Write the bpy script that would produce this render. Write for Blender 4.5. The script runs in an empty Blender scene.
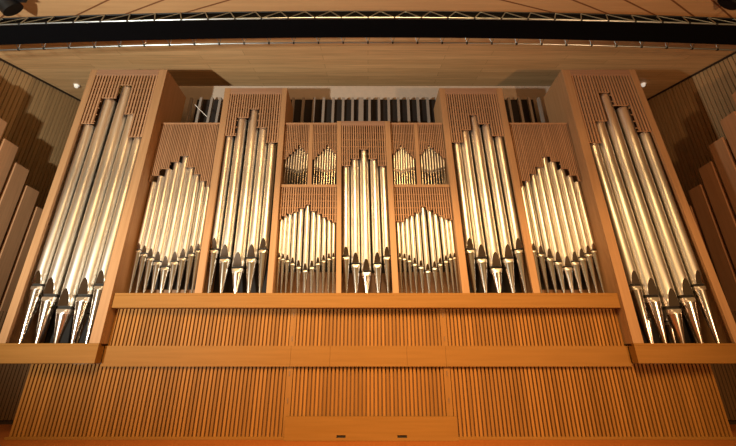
import bpy, math, random
random.seed(7)
C = bpy.context.scene.collection
# ------------------------------------------------------------------ camera model (used to lay the facade out in metres)
F, PITCH, DIST, CAMZ = 372.0, math.atan(372 / 943), 5.0, 0.77

def U(px, py, Y):
    """photo measurement -> (X, Z) on the upright plane y = Y"""
    x = (px - 368) / F; y = -(py - 223) / F
    dy = math.cos(PITCH) - y * math.sin(PITCH); dz = math.sin(PITCH) + y * math.cos(PITCH)
    t = (Y + DIST) / dy
    return x * t, dz * t + CAMZ

# ------------------------------------------------------------------ mesh builder
class MB:
    def __init__(s): s.v = []; s.f = []; s.m = []; s.sm = []
    def add(s, vs, fs, m=0, smooth=False):
        b = len(s.v); s.v += [tuple(v) for v in vs]
        for f in fs:
            s.f.append(tuple(b + i for i in f)); s.m.append(m); s.sm.append(smooth)
    def prism(s, poly, y0, y1, m=0):
        """polygon in x,z (counter-clockwise seen from -y) pushed from y0 to y1"""
        n = len(poly)
        vs = [(x, y0, z) for x, z in poly] + [(x, y1, z) for x, z in poly]
        fs = [tuple(range(n)), tuple(range(2 * n - 1, n - 1, -1))]
        for i in range(n):
            j = (i + 1) % n
            fs.append((i, n + i, n + j, j))
        s.add(vs, fs, m)
    def box(s, x0, x1, y0, y1, z0, z1, m=0):
        s.prism([(x0, z0), (x1, z0), (x1, z1), (x0, z1)], y0, y1, m)
    def tube(s, a, b, r, n=8, m=0, r2=None):
        from mathutils import Vector
        a = Vector(a); b = Vector(b); d = (b - a).normalized()
        u = d.orthogonal().normalized(); w = d.cross(u); r2 = r if r2 is None else r2
        vs = []
        for p, rr in ((a, r), (b, r2)):
            for i in range(n):
                t = 2 * math.pi * i / n
                vs.append(p + u * (rr * math.cos(t)) + w * (rr * math.sin(t)))
        fs = [(i, (i + 1) % n, n + (i + 1) % n, n + i) for i in range(n)]
        s.add(vs, fs, m, True)
        s.add(vs[:n], [tuple(range(n - 1, -1, -1))], m); s.add(vs[n:], [tuple(range(n))], m)
    def build(s, name, mats, parent=None, bevel=0.0):
        me = bpy.data.meshes.new(name)
        off = parent_loc(parent)
        me.from_pydata([(x - off[0], y - off[1], z - off[2]) for x, y, z in s.v], [], s.f)
        for mt in (mats if isinstance(mats, (list, tuple)) else [mats]): me.materials.append(mt)
        for p, mi, sm in zip(me.polygons, s.m, s.sm):
            p.material_index = mi; p.use_smooth = sm
        me.validate(); me.update()
        o = bpy.data.objects.new(name, me); C.objects.link(o)
        if parent is not None: o.parent = parent
        if bevel:
            b = o.modifiers.new('bevel', 'BEVEL'); b.width = bevel; b.segments = 2; b.limit_method = 'ANGLE'
        return o

def parent_loc(p):
    x = y = z = 0.0
    while p is not None:
        x += p.location[0]; y += p.location[1]; z += p.location[2]; p = p.parent
    return x, y, z

def thing(name, label, cat, loc, group=None):
    o = bpy.data.objects.new(name, None); C.objects.link(o)
    o.location = loc; o.empty_display_size = 0.1
    o['label'] = label; o['category'] = cat
    if group: o['group'] = group
    return o
def tag(o, label, cat, group=None):
    o['label'] = label; o['category'] = cat
    if group: o['group'] = group
    return o
def struct(name, mb, mats):
    o = mb.build(name, mats); o['kind'] = 'structure'; return o

# ------------------------------------------------------------------ materials
def new_mat(name):
    m = bpy.data.materials.new(name); m.use_nodes = True
    nt = m.node_tree
    return m, nt, nt.nodes['Principled BSDF']

def wood(name, c1, c2, rough=0.45, grain='Z', island=0.0, freq=1.0, spec=0.4):
    m, nt, b = new_mat(name); N = nt.nodes.new; L = nt.links.new
    tc = N('ShaderNodeTexCoord'); mp = N('ShaderNodeMapping')
    st = {'X': (0.6, 14, 14), 'Y': (14, 0.6, 14), 'Z': (14, 14, 0.6)}[grain]
    mp.inputs['Scale'].default_value = tuple(v * freq for v in st)
    L(tc.outputs['Object'], mp.inputs['Vector'])
    no = N('ShaderNodeTexNoise'); no.inputs['Scale'].default_value = 2.2; no.inputs['Detail'].default_value = 5
    L(mp.outputs['Vector'], no.inputs['Vector'])
    cr = N('ShaderNodeValToRGB')
    cr.color_ramp.elements[0].position = 0.3; cr.color_ramp.elements[1].position = 0.72
    cr.color_ramp.elements[0].color = (*c1, 1); cr.color_ramp.elements[1].color = (*c2, 1)
    L(no.outputs['Fac'], cr.inputs['Fac'])
    out = cr.outputs['Color']
    if island:
        ge = N('ShaderNodeNewGeometry'); hs = N('ShaderNodeHueSaturation'); mr = N('ShaderNodeMapRange')
        mr.inputs['To Min'].default_value = 1 - island; mr.inputs['To Max'].default_value = 1 + island
        L(ge.outputs['Random Per Island'], mr.inputs['Value']); L(mr.outputs['Result'], hs.inputs['Value'])
        L(out, hs.inputs['Color']); out = hs.outputs['Color']
    L(out, b.inputs['Base Color'])
    b.inputs['Roughness'].default_value = rough; b.inputs['Specular IOR Level'].default_value = spec
    return m

def planks(name, c1, c2, plank_w, plank_l, gap, rough=0.5):
    """boards running along x, their rows stacked along y (object space)"""
    m, nt, b = new_mat(name); N = nt.nodes.new; L = nt.links.new
    tc = N('ShaderNodeTexCoord')
    br = N('ShaderNodeTexBrick'); br.offset = 0.37; br.offset_frequency = 2
    br.inputs['Scale'].default_value = 1; br.inputs['Brick Width'].default_value = plank_l
    br.inputs['Row Height'].default_value = plank_w; br.inputs['Mortar Size'].default_value = gap
    br.inputs['Color1'].default_value = (*c1, 1); br.inputs['Color2'].default_value = (*c2, 1)
    br.inputs['Mortar'].default_value = (c1[0] * .6, c1[1] * .55, c1[2] * .5, 1)
    L(tc.outputs['Object'], br.inputs['Vector'])
    mp = N('ShaderNodeMapping'); mp.inputs['Scale'].default_value = (0.7, 16, 16)
    L(tc.outputs['Object'], mp.inputs['Vector'])
    no = N('ShaderNodeTexNoise'); no.inputs['Scale'].default_value = 2; no.inputs['Detail'].default_value = 5
    L(mp.outputs['Vector'], no.inputs['Vector'])
    mr = N('ShaderNodeMapRange'); mr.inputs['From Min'].default_value = .3; mr.inputs['From Max'].default_value = .7
    mr.inputs['To Min'].default_value = .84; mr.inputs['To Max'].default_value = 1.1
    L(no.outputs['Fac'], mr.inputs['Value'])
    hs = N('ShaderNodeHueSaturation'); L(br.outputs['Color'], hs.inputs['Color']); L(mr.outputs['Result'], hs.inputs['Value'])
    L(hs.outputs['Color'], b.inputs['Base Color'])
    b.inputs['Roughness'].default_value = rough; b.inputs['Specular IOR Level'].default_value = .3
    return m

def plain(name, c, rough=0.5, metal=0.0, emit=None, spec=0.5):
    m, nt, b = new_mat(name); N = nt.nodes.new; L = nt.links.new
    no = N('ShaderNodeTexNoise'); no.inputs['Scale'].default_value = 9; no.inputs['Detail'].default_value = 4
    tc = N('ShaderNodeTexCoord'); L(tc.outputs['Object'], no.inputs['Vector'])
    mx = N('ShaderNodeMix'); mx.data_type = 'RGBA'
    mx.inputs['A'].default_value = (*[v * .9 for v in c], 1); mx.inputs['B'].default_value = (*[min(1, v * 1.08) for v in c], 1)
    L(no.outputs['Fac'], mx.inputs['Factor']); L(mx.outputs['Result'], b.inputs['Base Color'])
    b.inputs['Roughness'].default_value = rough; b.inputs['Metallic'].default_value = metal
    b.inputs['Specular IOR Level'].default_value = spec
    if emit:
        b.inputs['Emission Color'].default_value = (*emit[0], 1); b.inputs['Emission Strength'].default_value = emit[1]
    return m

def tin(name, c, r0, r1):
    m, nt, b = new_mat(name); N = nt.nodes.new; L = nt.links.new
    tc = N('ShaderNodeTexCoord'); mp = N('ShaderNodeMapping'); mp.inputs['Scale'].default_value = (5, 5, .9)
    L(tc.outputs['Object'], mp.inputs['Vector'])
    no = N('ShaderNodeTexNoise'); no.inputs['Scale'].default_value = 3; no.inputs['Detail'].default_value = 3
    L(mp.outputs['Vector'], no.inputs['Vector'])
    mr = N('ShaderNodeMapRange'); mr.inputs['To Min'].default_value = r0; mr.inputs['To Max'].default_value = r1
    L(no.outputs['Fac'], mr.inputs['Value']); L(mr.outputs['Result'], b.inputs['Roughness'])
    bp = N('ShaderNodeBump'); bp.inputs['Strength'].default_value = .004; bp.inputs['Distance'].default_value = .02
    L(no.outputs['Fac'], bp.inputs['Height']); L(bp.outputs['Normal'], b.inputs['Normal'])
    b.inputs['Base Color'].default_value = (*c, 1); b.inputs['Metallic'].default_value = 1.0
    return m

M = {
    'case': wood('beech', (.325, .18, .084), (.39, .222, .108), .6, 'Z', spec=.25),
    'rail': wood('beech_rail', (.22, .100, .018), (.258, .121, .026), .65, 'X', spec=.2),  # beech tinted orange to carry the warm light low on the case
    'slat': wood('beech_slat', (.245, .107, .019), (.315, .141, .030), .6, 'Z', .16, spec=.2),  # same beech, warm low light mixed into its colour
    'grille': wood('beech_grille', (.33, .18, .092), (.40, .225, .12), .6, 'Z', .1, spec=.25),
    'back': wood('shaded_backing', (.15, .062, .016), (.19, .08, .024), .7, 'Z'),  # wood coloured dark brown for the shade behind the slats
    'dark': plain('inside_shade', (.012, .008, .006), .8),  # near-black paints in the shade inside cases, louver boxes and slots
    'toe': wood('beech_toe', (.17, .08, .03), (.21, .10, .04), .5, 'X'),
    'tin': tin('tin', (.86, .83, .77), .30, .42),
    'lip': tin('lip_tin_shaded', (.27, .205, .165), .14, .20),  # pipe tin with the dark hall's reflection put into its colour
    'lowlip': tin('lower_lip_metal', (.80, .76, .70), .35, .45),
    'basestile': wood('beech_stile', (.235, .106, .022), (.275, .128, .03), .6, 'Z', spec=.2),  # orange of the low light painted into these beech stiles
    'tinfoot': tin('tin_foot_dim', (.66, .61, .55), .17, .24),  # tin browned and dimmed to paint in the dark floor's reflection
    'mouth': plain('mouth_dark', (.01, .008, .006), .8),
    'ceil': planks('ceiling_boards', (.66, .42, .205), (.78, .52, .265), .16, 2.3, .003),
    'ceilf': wood('ceiling_panel', (.46, .29, .145), (.54, .35, .18), .5, 'X', 0, .6),
    'seam': plain('seam_dark', (.16, .065, .02), .8),
    'sidewall': wood('wall_slats', (.50, .33, .165), (.60, .41, .21), .55, 'Z', .1),
    'niche': wood('niche_slats_shaded', (.10, .052, .02), (.14, .075, .03), .6, 'Z', .1),  # slat colour darkened for the shade of the end towers
    'toprail': wood('beech_top_dim', (.27, .15, .09), (.32, .185, .11), .6, 'X', spec=.25),  # case beech coloured dimmer where less light reaches the tower tops
    'sidegap': plain('wall_gap', (.035, .018, .008), .8),
    'board': wood('board_brown', (.56, .30, .15), (.66, .37, .19), .5, 'Z'),
    'floor': wood('stage_floor', (.27, .075, .012), (.34, .10, .02), .4, 'X'),
    'plaster': plain('grey_plaster', (.50, .43, .36), .9),
    'louver': plain('grey_louver', (.27, .235, .205), .6),
    'alu': plain('aluminium', (.36, .41, .44), .3, 1.0),
    'blk': plain('black_cloth', (.002, .002, .0025), 1.0, spec=.02),
    'blkmetal': plain('black_metal', (.005, .005, .006), .5, spec=.3),
    'white': plain('white_enamel', (.8, .78, .74), .4),
    'lamp': plain('lamp_glow', (.9, .87, .8), .4, emit=((1, .93, .8), .45)),
    'glass': plain('lens_glass', (.05, .05, .06), .1),
    'hinge': plain('hinge_steel', (.20, .11, .05), .4, .3),
}

# ------------------------------------------------------------------ helpers for leaning edge lines
class Edge:
    """x as a function of z along a nearly upright case edge"""
    def __init__(s, b, t, Y):
        (s.x0, s.z0), (s.x1, s.z1) = U(*b, Y), U(*t, Y)
    def __call__(s, z): return s.x0 + (s.x1 - s.x0) * (z - s.z0) / (s.z1 - s.z0)
class Lerp:
    def __init__(s, a, b, u): s.a, s.b, s.u = a, b, u
    def __call__(s, z): return s.a(z) * (1 - s.u) + s.b(z) * s.u
class Off:
    def __init__(s, a, d): s.a, s.d = a, d
    def __call__(s, z): return s.a(z) + s.d

def strip(mb, e0, e1, z0, z1, y0, y1, m=0):
    mb.prism([(e0(z0), z0), (e1(z0), z0), (e1(z1), z1), (e0(z1), z1)], y0, y1, m)

def grille(parent, li, ri, ztop, cols, yf, nbars, ratio=.52, row=.13):
    """upright bars with thin cross rails; cols = [(u_end, z_bottom)...] gives the stepped lower outline"""
    mb = MB(); y0, y1 = yf + .012, yf + .034
    def zb(u):
        for ue, z in cols:
            if u <= ue: return z
        return cols[-1][1]
    for i in range(nbars):
        u = (i + .5) / nbars; w = ratio / nbars / 2
        strip(mb, Lerp(li, ri, u - w), Lerp(li, ri, u + w), zb(u), ztop, y0, y1)
    u0 = 0
    for ue, z in cols:
        a, b = Lerp(li, ri, u0), Lerp(li, ri, ue)
        strip(mb, a, b, z + .004, z + .014, y1 - .008, y1 + .006)
        k = 1
        while ztop - k * row > z + .03:
            zz = ztop - k * row
            strip(mb, a, b, zz - .006, zz + .006, y1 - .004, y1 + .008); k += 1
        u0 = ue
    return mb.build('grille', M['grille'], parent)

# ------------------------------------------------------------------ organ pipes
def pipe(x, y, zfoot, zmouth, ztop, R, label, group, seg=28, tipr=None):
    """tin flue pipe: tapered foot, flattened upper and lower lips, dark slot between them, round body"""
    root = thing('organ_pipe', label, 'organ pipe', (x, y, zfoot), group)
    cut = .68; lip_h = R * 2.3; gap = R * .42
    def ring(mb, r, z, c):
        return [(x + r * math.cos(a), y + max(r * math.sin(a), -c), z)
                for a in (2 * math.pi * (i + .5) / seg for i in range(seg))]
    def loft(rings, name, mat, capb=True, capt=True):
        mb = MB(); vs = [p for r in rings for p in r]; fs = []
        for k in range(len(rings) - 1):
            for i in range(seg):
                j = (i + 1) % seg
                fs.append((k * seg + i, k * seg + j, (k + 1) * seg + j, (k + 1) * seg + i))
        mb.add(vs, fs, 0, True)
        if capb: mb.add(rings[0], [tuple(range(seg - 1, -1, -1))])
        if capt: mb.add(rings[-1], [tuple(range(seg))])
        o = mb.build(name, mat, root)
        md = o.modifiers.new('split', 'EDGE_SPLIT'); md.split_angle = math.radians(24)
        return o
    zb = zmouth + gap
    rs = []
    for k in range(13):
        t = k / 12
        rs.append(ring(None, R, zb + lip_h * t, R * (cut + (1 - cut) * t ** 1.25)))
    h = ztop - zb - lip_h
    for t in (.33, .66, 1): rs.append(ring(None, R, zb + lip_h + h * t, R))
    loft(rs, 'body', M['tin'])
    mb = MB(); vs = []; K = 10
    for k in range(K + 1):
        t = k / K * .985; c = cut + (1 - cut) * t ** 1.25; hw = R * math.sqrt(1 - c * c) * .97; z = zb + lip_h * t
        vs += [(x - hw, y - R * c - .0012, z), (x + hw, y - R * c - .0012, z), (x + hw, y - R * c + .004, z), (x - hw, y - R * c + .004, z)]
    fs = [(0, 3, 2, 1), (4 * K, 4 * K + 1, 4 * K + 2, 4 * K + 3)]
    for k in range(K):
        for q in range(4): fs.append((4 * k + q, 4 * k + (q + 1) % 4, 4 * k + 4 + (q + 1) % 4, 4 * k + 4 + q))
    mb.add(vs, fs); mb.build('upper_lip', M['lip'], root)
    # foot
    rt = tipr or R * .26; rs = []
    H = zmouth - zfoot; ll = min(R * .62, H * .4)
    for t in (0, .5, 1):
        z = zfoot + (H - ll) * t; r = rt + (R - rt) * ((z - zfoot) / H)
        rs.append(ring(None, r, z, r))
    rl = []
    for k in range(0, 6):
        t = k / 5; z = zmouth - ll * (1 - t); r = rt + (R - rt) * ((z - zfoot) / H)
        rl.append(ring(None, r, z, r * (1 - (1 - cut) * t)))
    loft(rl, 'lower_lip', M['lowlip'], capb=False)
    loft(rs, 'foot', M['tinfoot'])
    mb = MB(); a = ring(None, R * .93, zmouth - .002, R * cut * .5); b = ring(None, R * .93, zb + .002, R * cut * .5)
    mb.add(a + b, [(i, (i + 1) % seg, seg + (i + 1) % seg, seg + i) for i in range(seg)], 0, True)
    mb.build('mouth', M['mouth'], root)
    return root

ORD = ['first', 'second', 'third', 'fourth', 'fifth', 'sixth', 'seventh', 'eighth', 'ninth', 'tenth', 'eleventh']

def pipes(data, yf, zfoot, where, group, kind, rfun, seg=28, ed=None):
    """data: (mouth x left, mouth x right, mouth y, top y) of each pipe in the photo, left to right"""
    n = len(data); Rs = [rfun(i) * .94 for i in range(n)]; P = []
    for i, (xl, xr, my, ty) in enumerate(data):
        R = Rs[i]; yc = yf + .05 + R
        X, zm = U((xl + xr) / 2, my, yc - R * .7)
        P.append([X, zm, U(368, ty, yc - R)[1]])
    top = max(p[2] for p in P)
    lean = ((ed[0](top) - ed[0](zfoot)) + (ed[1](top) - ed[1](zfoot))) / 2 / (top - zfoot)
    for p in P: p[0] -= lean * (p[1] - zfoot)
    lo = max(ed[0](zfoot), ed[0](top) - lean * (top - zfoot)) + ed[2] + .003
    hi = min(ed[1](zfoot), ed[1](top) - lean * (top - zfoot)) - ed[2] - .003
    k = min(1, (hi - lo - .006 * n) / (2 * sum(Rs))); Rs = [r * k for r in Rs]
    for _ in range(400):                                   # keep every pipe clear of its neighbours and of the case
        for i in range(n):
            P[i][0] = min(max(P[i][0], lo + Rs[i]), hi - Rs[i])
            if i:
                d = math.sqrt(max(0, (Rs[i] + Rs[i - 1] + .003) ** 2 - (Rs[i] - Rs[i - 1]) ** 2)) - (P[i][0] - P[i - 1][0])
                if d > 0: P[i][0] += d / 2; P[i - 1][0] -= d / 2
    for i in range(n):
        X, zm, zt = P[i]; R = Rs[i]; yc = yf + .05 + R
        pos = 'leftmost' if i == 0 else 'rightmost' if i == n - 1 else 'middle' if (n % 2 and i == n // 2) else ORD[i]
        if pos in ('leftmost', 'rightmost', 'middle'): lb = f'{pos} {kind} in {where}'
        else: lb = f'{pos} {kind} from the left in {where}'
        pipe(X, yc, zfoot, zm, zt, R, lb, group, seg).rotation_euler = (0, math.atan(lean), 0)

# ------------------------------------------------------------------ towers
def tower(label, yf, yb, L, Rr, ztop, zbot, sl, sr, toprail, cols_px, nbars, botrail=None, back_low=None, toe_z=None, side_to=None):
    el, er = Edge(*L, yf), Edge(*Rr, yf)
    cx = (el(zbot) + er(zbot)) / 2
    root = thing('organ_tower', label, 'organ case', (cx, (yf + yb) / 2, zbot))
    li, ri = Off(el, sl), Off(er, -sr)
    z0 = zbot
    for a, b in ((el, li), (ri, er)):
        mb = MB(); strip(mb, a, b, z0, ztop, yf, yf + .044); mb.build('stile', M['case'], root, .004)
    t = .03
    for a, b in ((el, Off(el, t)), (Off(er, -t), er)):
        mb = MB(); strip(mb, a, b, z0, ztop, yf + .045, yb); mb.build('side_panel', M['case'], root)
    mb = MB(); strip(mb, li, ri, ztop - toprail, ztop, yf, yf + .044)
    mb.build('top_rail', M['toprail'], root, .004)
    mb = MB(); strip(mb, Off(el, t), Off(er, -t), ztop - .03, ztop, yf + .045, yb); mb.build('roof_board', M['rail'], root)
    if botrail:
        mb = MB(); strip(mb, el, er, botrail, zbot - .031, yf - .004, yf + .10); strip(mb, el, er, zbot - .031, zbot, yf - .004, yf + .044); mb.build('bottom_rail', M['rail'], root, .004)
        mb = MB(); strip(mb, el, er, botrail, zbot - .031, yf + .101, -.01); mb.build('bottom_board', M['rail'], root)
    tz = toe_z if toe_z is not None else zbot
    mb = MB(); strip(mb, Off(el, t), Off(er, -t), tz - .03, tz - .002, yf + .045, yb - .02); mb.build('toe_board', M['toe'], root)
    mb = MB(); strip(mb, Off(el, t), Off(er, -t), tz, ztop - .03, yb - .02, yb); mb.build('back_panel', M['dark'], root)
    if back_low:
        mb = MB(); strip(mb, Off(el, t), Off(er, -t), tz, back_low, yb - .05, yb - .021); mb.build('back_board', M['toe'], root)
    zt = ztop - toprail
    cols = []
    for i, (xl, xr, y) in enumerate(cols_px):
        z = U(368, y, yf)[1]
        if i < len(cols_px) - 1:
            nx = cols_px[i + 1]; 
            zq = max(z, U(368, nx[2], yf)[1])
            zhi, hx = (z, xr) if z > U(368, nx[2], yf)[1] else (U(368, nx[2], yf)[1], nx[0])
            X = U(hx, min(y, nx[2]), yf)[0]
            u = (X - li(zhi)) / (ri(zhi) - li(zhi))
        else: u = 1.0
        cols.append((min(1, max(cols[-1][0] if cols else 0, u)), z))
    grille(root, li, ri, zt, cols, yf, nbars)
    return el, er

YW, YT, YB = -.12, .02, .05          # wing, inner tower and bay fronts
Z = lambda y, Y: U(368, y, Y)[1]
ZW0, ZW1 = Z(343.3, YW), Z(69.5, YW)
ZWB = Z(363.5, YW)
YU = -.07
ZR1, ZR0 = Z(293, YU), Z(307.7, YU)    # upper rail
ZM1, ZM0 = Z(345.8, 0), Z(366.5, 0)  # middle rail
colL = [(81.7, 90.6, 122.6), (100.8, 115.7, 97), (118.4, 131.3, 84), (123.9, 134, 113), (130, 140.7, 136)]
wl = tower('tall left end tower of the organ case, projecting with five broad pipes', YW, .57, ((15.2, 290), (91.4, 69.5)), ((112.6, 290), (167.4, 69.5)), ZW1, ZW0, .105, .135, .115, colL, 21, botrail=ZWB)
colR = [(590.6, 601.4, 142), (596.5, 607.6, 120), (599.6, 609.8, 91.5), (617.5, 629, 104.5), (639, 648, 130.5)]
wr = tower('tall right end tower of the organ case, projecting with five broad pipes', YW, .57, ((619.4, 290), (561.5, 69.5)), ((722.5, 290), (635, 69.5)), ZW1, ZW0, .135, .105, .115, colR, 21, botrail=ZWB)
col2 = [(225.4, 233.5, 134.6), (237.6, 246.4, 116.6), (248.5, 258, 108), (258.3, 266.8, 126.5), (267.8, 275, 141.5)]
t2 = tower('organ case tower with five pipes between left end tower and center', YT, .57, ((194.5, 292), (225, 88)), ((272.4, 292), (287.2, 88)), Z(88, YT), ZR1, .10, .085, .115, col2, 22)
col6 = [(452.5, 459, 141.5), (461, 469, 129), (469, 478, 114), (480.5, 490.5, 123), (494, 501, 135)]
t6 = tower('organ case tower with five pipes between center and right end tower', YT, .57, ((462.5, 292), (439, 88)), ((540.6, 292), (502, 88)), Z(88, YT), ZR1, .10, .10, .115, col6, 22)
colC = [(341.7, 349.7, 165), (351, 358.4, 158), (359.3, 367.6, 148.5), (368.5, 377.5, 158), (379.3, 386.7, 165)]
tc = tower('narrow center tower of the organ case, lowest of the five towers', YT, .57, ((336, 293), (337, 121)), ((399, 293), (390, 121)), Z(121, YT), ZR1, .07, .085, .08, colC, 20, back_low=Z(273, .5))

pipes([(30.6, 39.6, 286, 124), (40.8, 53, 296.8, 98.5), (56, 67.3, 309, 86), (75.8, 87, 297, 114), (93.9, 103.5, 286, 137)], YW, ZW0,
      'the left end tower', 'pipes of the left end tower', 'broad tin pipe', lambda i: (.082, .101, .106, .101, .084)[i], ed=(*wl, .03))
pipes([(632.8, 641.2, 286, 143), (649.8, 659.7, 297.3, 121), (670.3, 681.2, 309, 93), (684.8, 694.5, 297.5, 106), (697.3, 705.8, 286, 131.5)], YW, ZW0,
      'the right end tower', 'pipes of the right end tower', 'broad tin pipe', lambda i: (.082, .101, .106, .101, .084)[i], ed=(*wr, .03))
rt = lambda i: (.070, .084, .093, .084, .070)[i]
pipes([(209.7, 216.7, 250, 135.5), (219.5, 228.3, 259, 117.5), (232, 241.5, 268.5, 109), (246.6, 254.8, 259, 127.5), (259, 266.3, 250, 142.5)], YT, ZR1,
      'the tower between left end tower and center', 'pipes of the tower left of center', 'thick tin pipe', rt, ed=(*t2, .03))
pipes([(467, 474, 250, 142.5), (478.5, 486.3, 259, 130), (492.5, 501.8, 268.5, 115), (505, 513.5, 259, 124), (516, 523, 250, 136)], YT, ZR1,
      'the tower between center and right end tower', 'pipes of the tower right of center', 'thick tin pipe', rt, ed=(*t6, .03))
pipes([(343, 349, 257, 166), (352.2, 359.2, 264.5, 159), (362.5, 370.3, 272.3, 149.5), (374, 381, 264.5, 159), (384, 390.2, 257, 166)], YT, ZR1,
      'the narrow center tower', 'pipes of the center tower', 'tin pipe', lambda i: (.060, .069, .076, .069, .060)[i], ed=(*tc, .03))

# a few inner pipes stand behind the feet of the end tower pipes
for side, pts in (('left', [(33, 300), (63, 318), (83, 314)]), ('right', [(648, 318), (671, 322), (690, 312)])):
    for k, (px, py) in enumerate(pts):
        X, zm = U(px, py, .30)
        e = wl if side == 'left' else wr
        X = min(max(X, max(e[0](1), e[0](3)) + .095), min(e[1](1), e[1](3)) - .095)
        pipe(X, .34, ZW0, zm, zm + 1.5, .055, f'{ORD[k]} small dark pipe from the left, behind the pipe feet of the {side} end tower',
             f'inner pipes of the {side} end tower', 16)

# ------------------------------------------------------------------ bays between the towers
def edge_gap(ea, eb, g=.006): return Off(ea, g), Off(eb, -g)

def bay_outer(label, ea, eb, tops, nb):
    l, r = edge_gap(ea, eb)
    z0, z1 = ZR1, Z(122.7, YB); yb = .52
    root = thing('organ_bay', label, 'organ case', ((l(z0) + r(z0)) / 2, .3, z0))
    cols = []
    n = len(tops)
    for i, (x, y) in enumerate(tops):
        z = Z(y, YB)
        if i < n - 1:
            x2, y2 = tops[i + 1]; zz = max(z, Z(y2, YB))
            # step edges follow the upright outline of the taller neighbour
            hx, hy = (x, y) if y < y2 else (x2, y2)
            half = 4.3
            X = U(hx + (half if y < y2 else -half), hy, YB)[0]; u = (X - l(zz)) / (r(zz) - l(zz))
        else: u = 1
        cols.append((min(1, max(cols[-1][0] if cols else 0, u)), z))
    mb = MB(); strip(mb, l, r, z1 - .02, z1, YB, YB + .06); mb.build('top_rail', M['grille'], root)
    grille(root, l, r, z1 - .02, cols, YB, nb, .5, .105)
    mb = MB(); strip(mb, l, r, z1 - .03, z1, YB + .061, yb); mb.build('roof_board', M['rail'], root)
    mb = MB(); strip(mb, l, r, z0 - .03, z0 - .002, YB, yb); mb.build('toe_board', M['toe'], root)
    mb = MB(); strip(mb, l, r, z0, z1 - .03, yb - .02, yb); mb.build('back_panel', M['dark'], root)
    mb = MB(); strip(mb, l, r, z0, Z(290.5, yb), yb - .06, yb - .021); mb.build('pipe_rack', M['toe'], root)
    return l, r

topsL = [(147, 181), (155.6, 174.8), (163.8, 168), (174.3, 161), (183.2, 155), (189.8, 166.3), (196, 173.3), (202.4, 180), (208, 185)]
bay_outer('wide organ bay with nine pipes beside the left end tower', wl[1], t2[0], topsL, 36)
topsR = [(521.5, 185), (527, 180), (533.4, 173), (539.6, 166), (546.5, 155.5), (555.5, 160.5), (564.5, 168), (573.6, 174.6), (582, 180.7)]
bay_outer('wide organ bay with nine pipes beside the right end tower', t6[1], wr[0], topsR, 36)
mL = [(125, 129.4, 250.3), (135, 140.3, 254), (142.5, 148.6, 258), (150.2, 156.8, 262), (158.9, 166, 267.5), (169.4, 176, 262), (179, 185, 258), (187.8, 193.4, 254), (195.5, 200, 250.5)]
rb = lambda i: (.042, .050, .055, .060, .065, .060, .055, .050, .042)[i]
for i in range(9): mL[i] = (*mL[i], topsL[i][1] + .8)
pipes(mL, YB, ZR1, 'the bay beside the left end tower', 'pipes of the bay beside the left end tower', 'slim tin pipe', rb, 22, ed=(wl[1], t2[0], .006))
mR = [(532, 536.5, 250.3), (539, 544.2, 254), (547.4, 553.4, 258), (556.8, 563.2, 262), (567, 574, 267.5), (576, 582.6, 262), (584.2, 590.2, 258), (592.2, 597.8, 254), (599.2, 603.8, 250.5)]
for i in range(9): mR[i] = (*mR[i], topsR[i][1] + .8)
pipes(mR, YB, ZR1, 'the bay beside the right end tower', 'pipes of the bay beside the right end tower', 'slim tin pipe', rb, 22, ed=(t6[1], wr[0], .006))

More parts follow.
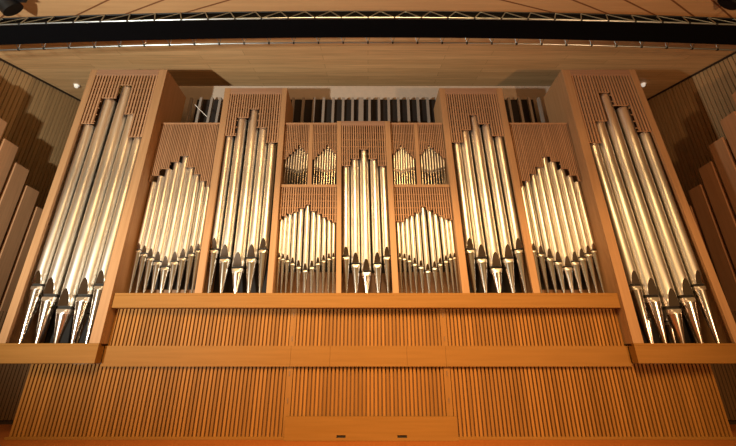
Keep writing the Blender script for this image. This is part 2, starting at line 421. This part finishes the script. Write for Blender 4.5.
def bay_inner(label, ea, eb, tops, half, mull_px, smalls, side):
    l, r = edge_gap(ea, eb)
    z0, z1, zs = ZR1, Z(122.7, YB), Z(187, YB); yb = .52
    root = thing('organ_bay', label, 'organ case', ((l(z0) + r(z0)) / 2, .3, z0))
    zr = zs + .045
    mb = MB(); strip(mb, l, r, zs, zr, YB, YB + .12); mb.build('cross_rail', M['case'], root)
    mb = MB(); strip(mb, l, r, z1 - .03, z1, YB, YB + .06); mb.build('top_rail', M['grille'], root)
    m = Edge(*mull_px, YB); ml, mr = Off(m, -.03), Off(m, .03)
    mb = MB(); strip(mb, ml, mr, zr, z1 - .03, YB, YB + .044); mb.build('mullion', M['case'], root)
    # stepped grille over the lower pipes
    n = len(tops); cols = []
    for i, (x, y) in enumerate(tops):
        z = Z(y, YB)
        if i < n - 1:
            x2, y2 = tops[i + 1]; hx, hy = (x, y) if y < y2 else (x2, y2); zz = Z(hy, YB)
            X = U(hx + (half if y < y2 else -half), hy, YB)[0]; u = (X - l(zz)) / (r(zz) - l(zz))
        else: u = 1
        cols.append((min(1, max(cols[-1][0] if cols else 0, u)), z))
    grille(root, l, r, zs, cols, YB, 24, .5, .11)
    # upper shelf boxes: stepped grilles above the tiny pipes
    for (a, b, pk, nb) in ((l, ml, smalls[0], 9), (mr, r, smalls[1], 9)):
        cols = []; k = 9
        for i in range(k):
            cols.append(((i + 1) / k, Z(small_top(i, pk), YB) + .01))
        grille(root, a, b, z1 - .03, cols, YB, 14, .5, .16)
    mb = MB(); strip(mb, l, r, zs, zs + .02, YB + .121, yb - .03); mb.build('shelf', M['rail'], root)
    mb = MB(); strip(mb, l, r, z1 - .03, z1, YB + .061, yb); mb.build('roof_board', M['rail'], root)
    mb = MB(); strip(mb, l, r, z0 - .03, z0 - .002, YB, yb); mb.build('toe_board', M['toe'], root)
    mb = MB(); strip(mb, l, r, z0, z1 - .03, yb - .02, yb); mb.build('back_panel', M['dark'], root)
    mb = MB(); strip(mb, l, r, z0, Z(273, yb), yb - .06, yb - .021); mb.build('back_board', M['toe'], root)
    # tiny pipes
    for (a, b, pk, nm) in ((l, ml, smalls[0], 'left'), (mr, r, smalls[1], 'right')):
        zf = zr + .002
        wh = 'outer' if nm == side else 'inner'
        for i in range(9):
            zz = Z(171, YB); u = (i + .85) / 9.7
            X = a(zz) * (1 - u) + b(zz) * u
            R = .0128 + .003 * (1 - abs(i - pk) / 5)
            my = 168.6 + 4 * (1 - abs(i - pk) / 5)
            yc = YB + .05 + R
            lb = f'{ORD[i]} tiny pipe from the left in the {wh} small compartment, {side} of the center tower'
            pipe(X, yc, zf, Z(my, yc - R), Z(small_top(i, pk), yc - R), R, lb, f'tiny pipes in the {wh} upper compartment {side} of the center tower', 12)
    return root

def small_top(i, pk):
    return 144.6 if i == pk else 146.5 + 2.6 * (abs(i - pk) - (.6 if i > pk else .2))

tIL = [(280, 219), (284.5, 215.5), (289.6, 213), (295.6, 211), (301.6, 207.5), (307.7, 204), (313.4, 210.5), (319, 213), (324.5, 216.5), (329.5, 219.5), (333.8, 222)]
bay_inner('organ bay left of the center tower, two small compartments above eleven pipes', t2[1], tc[0], tIL, 2.9, ((309.2, 187), (311.5, 123)), (5, 5), 'left')
tIR = [(397.6, 221), (402.4, 221), (406.8, 217), (412.2, 215), (417.6, 212), (423.6, 206), (429.7, 209.5), (435.4, 213), (441, 215.5), (447, 218), (451.6, 219.5)]
bay_inner('organ bay right of the center tower, two small compartments above eleven pipes', tc[1], t6[0], tIR, 2.9, ((419.6, 187), (415.5, 123)), (3, 3), 'right')
ri = lambda i: (.027, .030, .033, .036, .039, .041, .039, .036, .033, .030, .027)[i]
cIL = [(276.8, 257.5), (281.4, 258.8), (286.5, 260.5), (292.3, 263.5), (298.3, 267), (305, 270.5), (311.8, 267.3), (317.8, 263.5), (323.5, 260.7), (328.8, 258.5), (333.3, 257.3)]
cIR = [(400, 257.5), (404.6, 258.7), (409.5, 260.5), (415, 264), (421.2, 267), (428, 271), (434.8, 268), (440.4, 264), (446.2, 261), (451.4, 258.6), (455.6, 257.5)]
pipes([(x, x, y, t[1] + .7) for (x, y), t in zip(cIL, tIL)], YB, ZR1, 'the lower row left of the center tower', 'lower pipes left of the center tower', 'narrow tin pipe', ri, 18, ed=(t2[1], tc[0], .006))
pipes([(x, x, y, t[1] + .7) for (x, y), t in zip(cIR, tIR)], YB, ZR1, 'the lower row right of the center tower', 'lower pipes right of the center tower', 'narrow tin pipe', ri, 18, ed=(tc[1], t6[0], .006))

# ------------------------------------------------------------------ lower case: rails and slatted panels
base = thing('lower_organ_case', 'orange-lit wooden lower organ case of upright slats with two long plain rails', 'organ case', (0, .1, 0))
BX0, BX1 = -4.27, 4.34
xl, xr = wl[1](ZR0) + .004, wr[0](ZR0) - .004
mb = MB(); mb.box(xl, xr, YU, .11, ZR0, ZR1 - .032); mb.build('upper_rail', M['rail'], base, .004)
mb = MB(); mb.box(xl, xr, YU, .012, ZR1 - .0318, ZR1); mb.build('rail_lip', M['rail'], base)
mb = MB()
seams = [wl[1](ZM1) + .004, U(290.6, 355, 0)[0], U(330, 355, 0)[0], U(407, 355, 0)[0], U(445.8, 355, 0)[0], wr[0](ZM1) - .004]
for a, b in zip(seams, seams[1:]): mb.box(a + .0012, b - .0012, 0, .08, ZM0, ZM1)
mb.build('middle_rail', M['rail'], base)
def slats(x0, x1, z0, z1, name='slat_panel'):
    mb = MB(); n = round((x1 - x0) / .0488); p = (x1 - x0) / n
    for i in range(n):
        x = x0 + (i + .5) * p
        mb.box(x - p * .30, x + p * .30, .035, .06, z0, z1)
    return mb.build(name, M['slat'], base)
sA, sB, sC, sD = U(290, 328, .03)[0], U(295.8, 328, .03)[0], U(440.6, 328, .03)[0], U(446.8, 328, .03)[0]
ZP = Z(438.3, .03)
for x0, x1 in ((xl, sA), (sB, sC), (sD, xr)): slats(x0, x1, ZM1 - .01, ZR0 + .01)
for x0, x1 in ((BX0, sA), (sB, sC), (sD, BX1)): slats(x0, x1, .03, ZWB - .004)
for x0, x1 in ((sA, sB), (sC, sD)):
    for z0, z1 in ((ZM1 - .01, ZR0 + .01), (.03, ZM0 + .01)):
        mb = MB(); mb.box(x0, x1, .03, .062, z0, z1); st = mb.build('stile', M['basestile'], base, .002)
        for zz in (z0 + .10, z1 - .09) if z0 > .3 else (.42, z1 - .09):
            mb = MB(); mb.box((x0 + x1) / 2 - .007, (x0 + x1) / 2 + .007, .024, .029, zz - .028, zz + .028)
            mb.build('hinge', M['hinge'], st)
mb = MB(); mb.box(sB, sC, .061, .072, ZR0 - .055, ZR0 - .035); mb.build('cross_rail', M['rail'], base)
mb = MB(); mb.box(xl, xr, .081, .105, ZWB - .003, ZR0); mb.box(BX0, BX1, .081, .105, .03, ZWB - .004); mb.build('backing', M['back'], base)
mb = MB(); mb.box(BX0 - .02, BX1 + .02, .01, .11, 0, .03); mb.build('plinth', M['rail'], base, .003)

# low panel that stands before the slats in the middle
x0, x1 = U(285.3, 417, -.06)[0], U(457, 417, -.06)[0]
z1 = Z(416.8, -.06)
cov = thing('console_panel', 'plain low wooden panel with two dark finger slots at bottom center', 'panel', ((x0 + x1) / 2, -.02, 0))
mb = MB()
sx = [U(336.5, 436.5, -.06)[0], U(345.5, 436.5, -.06)[0], U(397.3, 436.5, -.06)[0], U(407, 436.5, -.06)[0]]
sz0, sz1 = Z(438, -.06), Z(435.2, -.06)
mb.box(x0, x1, -.06, .004, sz1, z1); mb.box(x0, x1, -.06, .004, 0.002, sz0)
for a, b in ((x0, sx[0]), (sx[1], sx[2]), (sx[3], x1)): mb.box(a, b, -.06, .004, sz0, sz1)
mb.build('board', M['rail'], cov)
for a, b in ((sx[0], sx[1]), (sx[2], sx[3])):
    mb = MB(); mb.box(a, b, -.045, .002, sz0, sz1); mb.build('finger_slot', M['dark'], cov)

# ------------------------------------------------------------------ swell boxes with upright louvers on top of the case
YS = .60
def swell(label, x0, x1, posts, top_y=97.4, w=.045):
    zt = Z(top_y, YS); zb = Z(122.7, YB) - .5
    root = thing('swell_box', label, 'louver box', ((x0 + x1) / 2, .75, 0))
    mb = MB(); mb.box(x0, x1, YS, .93, 0.002, zb - .001); mb.build('wind_chest', M['dark'], root)
    mb = MB(); mb.box(x0, x1, .90, .93, zb, Z(99.5, .90)); mb.build('back_panel', M['dark'], root)
    mb = MB(); mb.box(x0, x1, YS, .90, zb, zb + .03); mb.build('bottom_board', M['dark'], root)
    for k, px in enumerate(posts):
        X = U(px, 108, YS)[0]; ww = w if not (isinstance(px, float) and px == 361.0) else .09
        mb = MB(); mb.box(X - ww / 2, X + ww / 2, YS, YS + .05, zb + .03, zt); mb.build('louver', M['louver'], root)
    return root
xa = wl[1](5.0) + .03; xb = wr[0](5.0) - .03
sw = swell('dark louver box on top of the case beside the left end tower', xa, -2.02, [179.5, 189, 199, 210, 218.5])
swell('long dark louver box with pale upright blades above the center tower', -1.9, 1.75,
      [292.5, 302.7, 313.4, 323.3, 333, 343, 352.5, 361.0, 369.5, 379, 388.8, 398.6, 408.5, 418.3, 428.2, 438])
swell('dark louver box on top of the case beside the right end tower', 1.87, xb, [501, 510.5, 521, 531, 541])
a = U(194.5, 104, YS - .03); b = U(206.5, 116, YS - .03)
mb = MB(); mb.tube((a[0], YS - .009, a[1]), (b[0], YS - .009, b[1]), .007, 8)
mb.build('control_rod', M['white'], sw)['label'] = 'thin pale diagonal rod'

# ------------------------------------------------------------------ room
CEIL = lambda y: 5.372 + CAMZ + .313 * y
XL, XR = -7.0, 6.76
Y0c, Y1c = -2.6, 4.0
mb = MB(); mb.box(XL - .2, XR + .2, -5.6, 4.2, -.1, 0); struct('floor', mb, M['floor'])
def slab(y0, y1, th=.12):
    mb = MB()
    vs = [(XL - .2, y0, CEIL(y0)), (XR + .2, y0, CEIL(y0)), (XR + .2, y1, CEIL(y1)), (XL - .2, y1, CEIL(y1))]
    vs += [(x, y, z + th) for x, y, z in vs]
    mb.add(vs, [(0, 3, 2, 1), (4, 5, 6, 7), (0, 1, 5, 4), (1, 2, 6, 5), (2, 3, 7, 6), (3, 0, 4, 7)])
    return mb
struct('ceiling', slab(-.55, Y1c + .2), M['ceil'])
struct('ceiling.001', slab(Y0c, -.552), M['ceilf'])
# dark joints of the front ceiling panels
def ceil_pt(px, py):
    x = (px - 368) / F; y = -(py - 223) / F
    dy = math.cos(PITCH) - y * math.sin(PITCH); dz = math.sin(PITCH) + y * math.cos(PITCH)
    t = (5.372 - .313 * DIST) / (dz - .313 * dy)
    return x * t, -DIST + dy * t
mb = MB()
for p, q in (((3, 16), (23, -1)), ((75, 16), (108, 0)), ((123, 15), (163, 0)), ((184, 13), (229, 0)), ((502, 0), (547, 11)), ((573, 0), (606, 13)), ((625, 0), (655, 15)), ((672, 0), (692, 15)), ((712, 0), (730, 16))):
    a, b = ceil_pt(*p), ceil_pt(*q)
    if a[1] < b[1]: a, b = b, a                             # b is the end towards the hall
    d = (b[0] - a[0], b[1] - a[1]); k = (Y0c + .05 - b[1]) / d[1]
    lim = min(k, (6.4 - abs(b[0])) / abs(d[0]) if b[0] * d[0] > 0 else (abs(b[0]) - .25) / abs(d[0]))
    a = (a[0] - d[0] * .3, a[1] - d[1] * .3); b = (b[0] + d[0] * lim, b[1] + d[1] * lim)
    l = math.hypot(*d); nx, ny = -d[1] / l * .011, d[0] / l * .011
    vs = []
    for dz in (-.002, .01):
        for (x, y) in ((a[0] - nx, a[1] - ny), (a[0] + nx, a[1] + ny), (b[0] + nx, b[1] + ny), (b[0] - nx, b[1] - ny)):
            vs.append((x, y, CEIL(y) + dz))
    mb.add(vs, [(0, 1, 2, 3), (7, 6, 5, 4), (0, 4, 5, 1), (1, 5, 6, 2), (2, 6, 7, 3), (3, 7, 4, 0)])
struct('trim_1', mb, M['seam'])

def sidewall(name, X, s):
    mb = MB(); p = .082; y = -2.4
    while y < Y1c:
        z1 = CEIL(y + p * .4) - .03
        mb.box(min(X, X + s * .02), max(X, X + s * .02), y, y + p * .76, .02, z1, 0); y += p
    mb.box(min(X + s * .021, X + s * .12), max(X + s * .021, X + s * .12), -2.6, Y1c, 0, CEIL(-2.6) - .01, 1)
    n0 = [(X + s * .021, -2.6, CEIL(-2.6) - .01), (X + s * .021, Y1c, CEIL(-2.6) - .01), (X + s * .021, Y1c, CEIL(Y1c)), (X + s * .021, -2.6, CEIL(-2.6))]
    mb.add(n0, [(0, 1, 2, 3)], 1)
    return struct(name, mb, [M['sidewall'], M['sidegap']])
sidewall('wall_left', XL, -1); sidewall('wall_right', XR, 1)
mb = MB(); mb.box(XL, XR, Y1c + .0, Y1c + .1, 0, CEIL(Y1c)); struct('wall_rear', mb, M['sidegap'])
mb = MB(); mb.box(-4.45, 4.45, 1.0, 1.12, 0, Z(86, 1.0)); struct('wall_back', mb, M['plaster'])
# low slatted walls beside the organ
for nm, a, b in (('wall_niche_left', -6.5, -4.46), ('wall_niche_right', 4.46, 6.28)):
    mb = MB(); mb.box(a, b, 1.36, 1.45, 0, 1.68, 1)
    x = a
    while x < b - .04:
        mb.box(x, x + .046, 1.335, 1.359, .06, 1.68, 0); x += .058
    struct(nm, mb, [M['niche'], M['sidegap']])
# ledge strip of each ceiling and wall joint
for nm, X, s in (('trim_2', XL, 1), ('trim_3', XR, -1)):
    mb = MB(); vs = []
    for y in (-2.6, Y1c):
        for dx, dz in ((0, -.035), (s * .03, -.035), (s * .03, -.004), (0, -.004)): vs.append((X + dx, y, CEIL(y) + dz))
    mb.add(vs, [(0, 1, 5, 4), (1, 2, 6, 5), (2, 3, 7, 6), (3, 0, 4, 7), (3, 2, 1, 0), (4, 5, 6, 7)])
    struct(nm, mb, M['sidegap'])

# stepped boards along the side walls
NAMES = ['front', 'tallest', 'fifth lowest', 'fourth lowest', 'third lowest', 'second lowest', 'lowest']
for side, X, s in (('left', -6.63, 1), ('right', 6.42, -1)):
    k = -3
    for i in range(7):
        y0 = .758 + .355 * k - (.0 if side == 'left' else .05); h = 3.93 - .295 * k if k > -3 else 4.45
        mb = MB()
        mb.box(min(X, X - s * .05), max(X, X - s * .05), y0, y0 + .285, 0, h + CAMZ)
        o = mb.build('wooden_board', M['board'], None, .004)
        lab = {0: f'frontmost tall brown board standing along the {side} wall, cut off by the frame'}.get(i, f'{NAMES[i]} of the stepped brown boards standing along the {side} wall')
        tag(o, lab, 'board', f'stepped boards along the {side} wall')
        k += 1

# small ceiling lamps
for px, py, nm in ((76.8, 84.7, 'left'), (642.8, 83.5, 'right')):
    x, y = ceil_pt(px, py); z = CEIL(y)
    root = thing('ceiling_lamp', f'small round white lamp on the ceiling beside the {nm} end tower', 'lamp', (x, y, z))
    mb = MB(); mb.tube((x, y, z - .015), (x, y, z + .01), .06, 16); mb.build('rim', M['white'], root)
    mb = MB(); mb.tube((x, y, z - .07), (x, y, z - .016), .032, 16, r2=.045); mb.build('bulb', M['lamp'], root)

# ------------------------------------------------------------------ lighting truss with black drape
tr = thing('lighting_truss', 'long aluminium lighting truss packed with black cloth, crossing below the ceiling', 'truss', (0, -1.9, 3.55 + CAMZ))
TX = [i * .296 for i in range(-20, 21)]
def arc(x): return .06 - .15 * (x / 4.2) ** 2
def chord_pt(k, x):
    y, z = ((-1.985, 3.60), (-1.650, 3.60), (-1.815, 3.91))[k]
    zz = z + CAMZ + arc(x) * .75
    return (x, y, zz)
for k in range(3):
    mb = MB()
    for a, b in zip(TX, TX[1:]): mb.tube(chord_pt(k, a), chord_pt(k, b), .009, 10)
    if k < 2:
        for a in TX:
            p = chord_pt(k, a); mb.tube((p[0] - .009, p[1], p[2] - .003), (p[0] + .009, p[1], p[2] - .003), .0135, 10, 1)
    mb.build('chord', [M['alu'] if k < 2 else M['blkmetal'], M['blkmetal']], tr)
for (p, q) in ((0, 2), (1, 2)):
    mb = MB(); lr = .006 if p == 0 else .004
    for a, b in zip(TX, TX[1:]):
        m_ = (a + b) / 2
        mb.tube(chord_pt(p, a), chord_pt(q, m_), lr, 6); mb.tube(chord_pt(q, m_), chord_pt(p, b), lr, 6)
    mb.build('lattice', M['alu'], tr)
mb = MB()
for a, b in zip(TX, TX[1:]):
    vs = []
    for x in (a, b):
        d = arc(x) * .75 + CAMZ
        vs += [(x, -1.96, 3.61 + d), (x, -1.712, 3.61 + d), (x, -1.775, 3.914 + d), (x, -1.802, 3.914 + d)]
    mb.add(vs, [(0, 1, 5, 4), (1, 2, 6, 5), (2, 3, 7, 6), (3, 0, 4, 7)])
    if a == TX[0]: mb.add(vs[:4], [(3, 2, 1, 0)])
    if b == TX[-1]: mb.add(vs[4:], [(0, 1, 2, 3)])
mb.build('masking_cloth', M['blk'], tr)['label'] = 'black cloth packed inside the truss'

for X in (-5.2, 5.2):
    p = chord_pt(2, X); mb = MB(); mb.tube(p, (p[0], p[1], CEIL(p[1]) - .001), .01, 8); mb.build('hanger', M['blkmetal'], tr)

# stage lights at the upper corners
def stage_light(px, py, label, s):
    x = (px - 368) / F; y = -(py - 223) / F
    dy = math.cos(PITCH) - y * math.sin(PITCH); dz = math.sin(PITCH) + y * math.cos(PITCH)
    t = 3.66 / dy
    X, Y, Zc = x * t, -DIST + 3.66, dz * t + CAMZ
    root = thing('stage_light', label, 'stage light', (X, Y, Zc))
    from mathutils import Vector
    d = Vector((-s * .55, .62, -.55)).normalized(); c = Vector((X, Y, Zc))
    mb = MB(); mb.tube(c - d * .20, c + d * .12, .115, 20, r2=.125); mb.tube(c - d * .27, c - d * .2, .07, 16, r2=.11); mb.build('housing', M['blkmetal'], root)
    mb = MB(); mb.tube(c + d * .121, c + d * .19, .135, 20, r2=.14); mb.build('lens_hood', M['blkmetal'], root)
    u = d.cross(Vector((0, 0, 1))).normalized(); top = c + Vector((0, 0, .30))
    mb = MB()
    for q in (-1, 1):
        mb.tube(c + u * (.14 * q), top + u * (.14 * q), .014, 8)
    mb.tube(top - u * .14, top + u * .14, .014, 8); mb.build('yoke', M['blkmetal'], root)
    mb = MB(); mb.tube(top, (top[0], top[1], CEIL(top[1]) - .002), .02, 10); mb.build('hanger', M['blkmetal'], root)
    mb = MB(); mb.box(X - .3, X - .14, Y - .07, Y + .07, Zc - .02, Zc + .15) if s > 0 else mb.box(X + .14, X + .3, Y - .07, Y + .07, Zc - .02, Zc + .15)
    mb.build('ballast_box', M['blkmetal'], root)
stage_light(1, -3, 'black stage light hanging in the upper left corner', -1)
stage_light(740, -9, 'black stage light hanging in the upper right corner', 1)

# ------------------------------------------------------------------ lights
def spot(name, loc, target, watts, col, size, blend=.6, radius=.08):
    from mathutils import Vector
    l = bpy.data.lights.new(name, 'SPOT'); l.energy = watts; l.color = col; l.spot_size = math.radians(size); l.spot_blend = blend; l.shadow_soft_size = radius
    o = bpy.data.objects.new(name, l); C.objects.link(o); o.location = loc
    o.rotation_euler = (Vector(target) - Vector(loc)).to_track_quat('-Z', 'Y').to_euler(); return o
def area(name, loc, target, watts, col, sx, sy):
    from mathutils import Vector
    l = bpy.data.lights.new(name, 'AREA'); l.shape = 'RECTANGLE'; l.size = sx; l.size_y = sy; l.energy = watts; l.color = col
    o = bpy.data.objects.new(name, l); C.objects.link(o); o.location = loc
    o.rotation_euler = (Vector(target) - Vector(loc)).to_track_quat('-Z', 'Y').to_euler(); return o
spot('flood_lamp', (-4.5, -5.0, CAMZ), (-3.0, .6, 7.1), 1950, (1, .95, .80), 118, .7)
spot('flood_lamp', (4.5, -5.0, CAMZ), (2.0, .6, 6.9), 640, (1, .56, .27), 120, .7)
key = area('hall_key', (.2, -7.5, 7.2), (.3, 0, .7), 285, (1, .60, .24), 4.4, 3.4)
key.data.spread = math.radians(58)

w = bpy.data.worlds.new('hall'); bpy.context.scene.world = w; w.use_nodes = True
w.node_tree.nodes['Background'].inputs['Color'].default_value = (1, .58, .22, 1)
w.node_tree.nodes['Background'].inputs['Strength'].default_value = .24

# ------------------------------------------------------------------ camera
cam = bpy.data.cameras.new('camera'); co = bpy.data.objects.new('camera', cam); C.objects.link(co)
cam.sensor_fit = 'HORIZONTAL'; cam.sensor_width = 36; cam.lens = F * 36 / 736
co.location = (0, -DIST, CAMZ); co.rotation_euler = (math.pi / 2 + PITCH, 0, 0)
cam.clip_start = .02
sc = bpy.context.scene; sc.camera = co
sc.view_settings.view_transform = 'Standard'; sc.view_settings.look = 'None'
sc.view_settings.gamma = 1; sc.view_settings.exposure = 0; sc.view_settings.use_curve_mapping = False
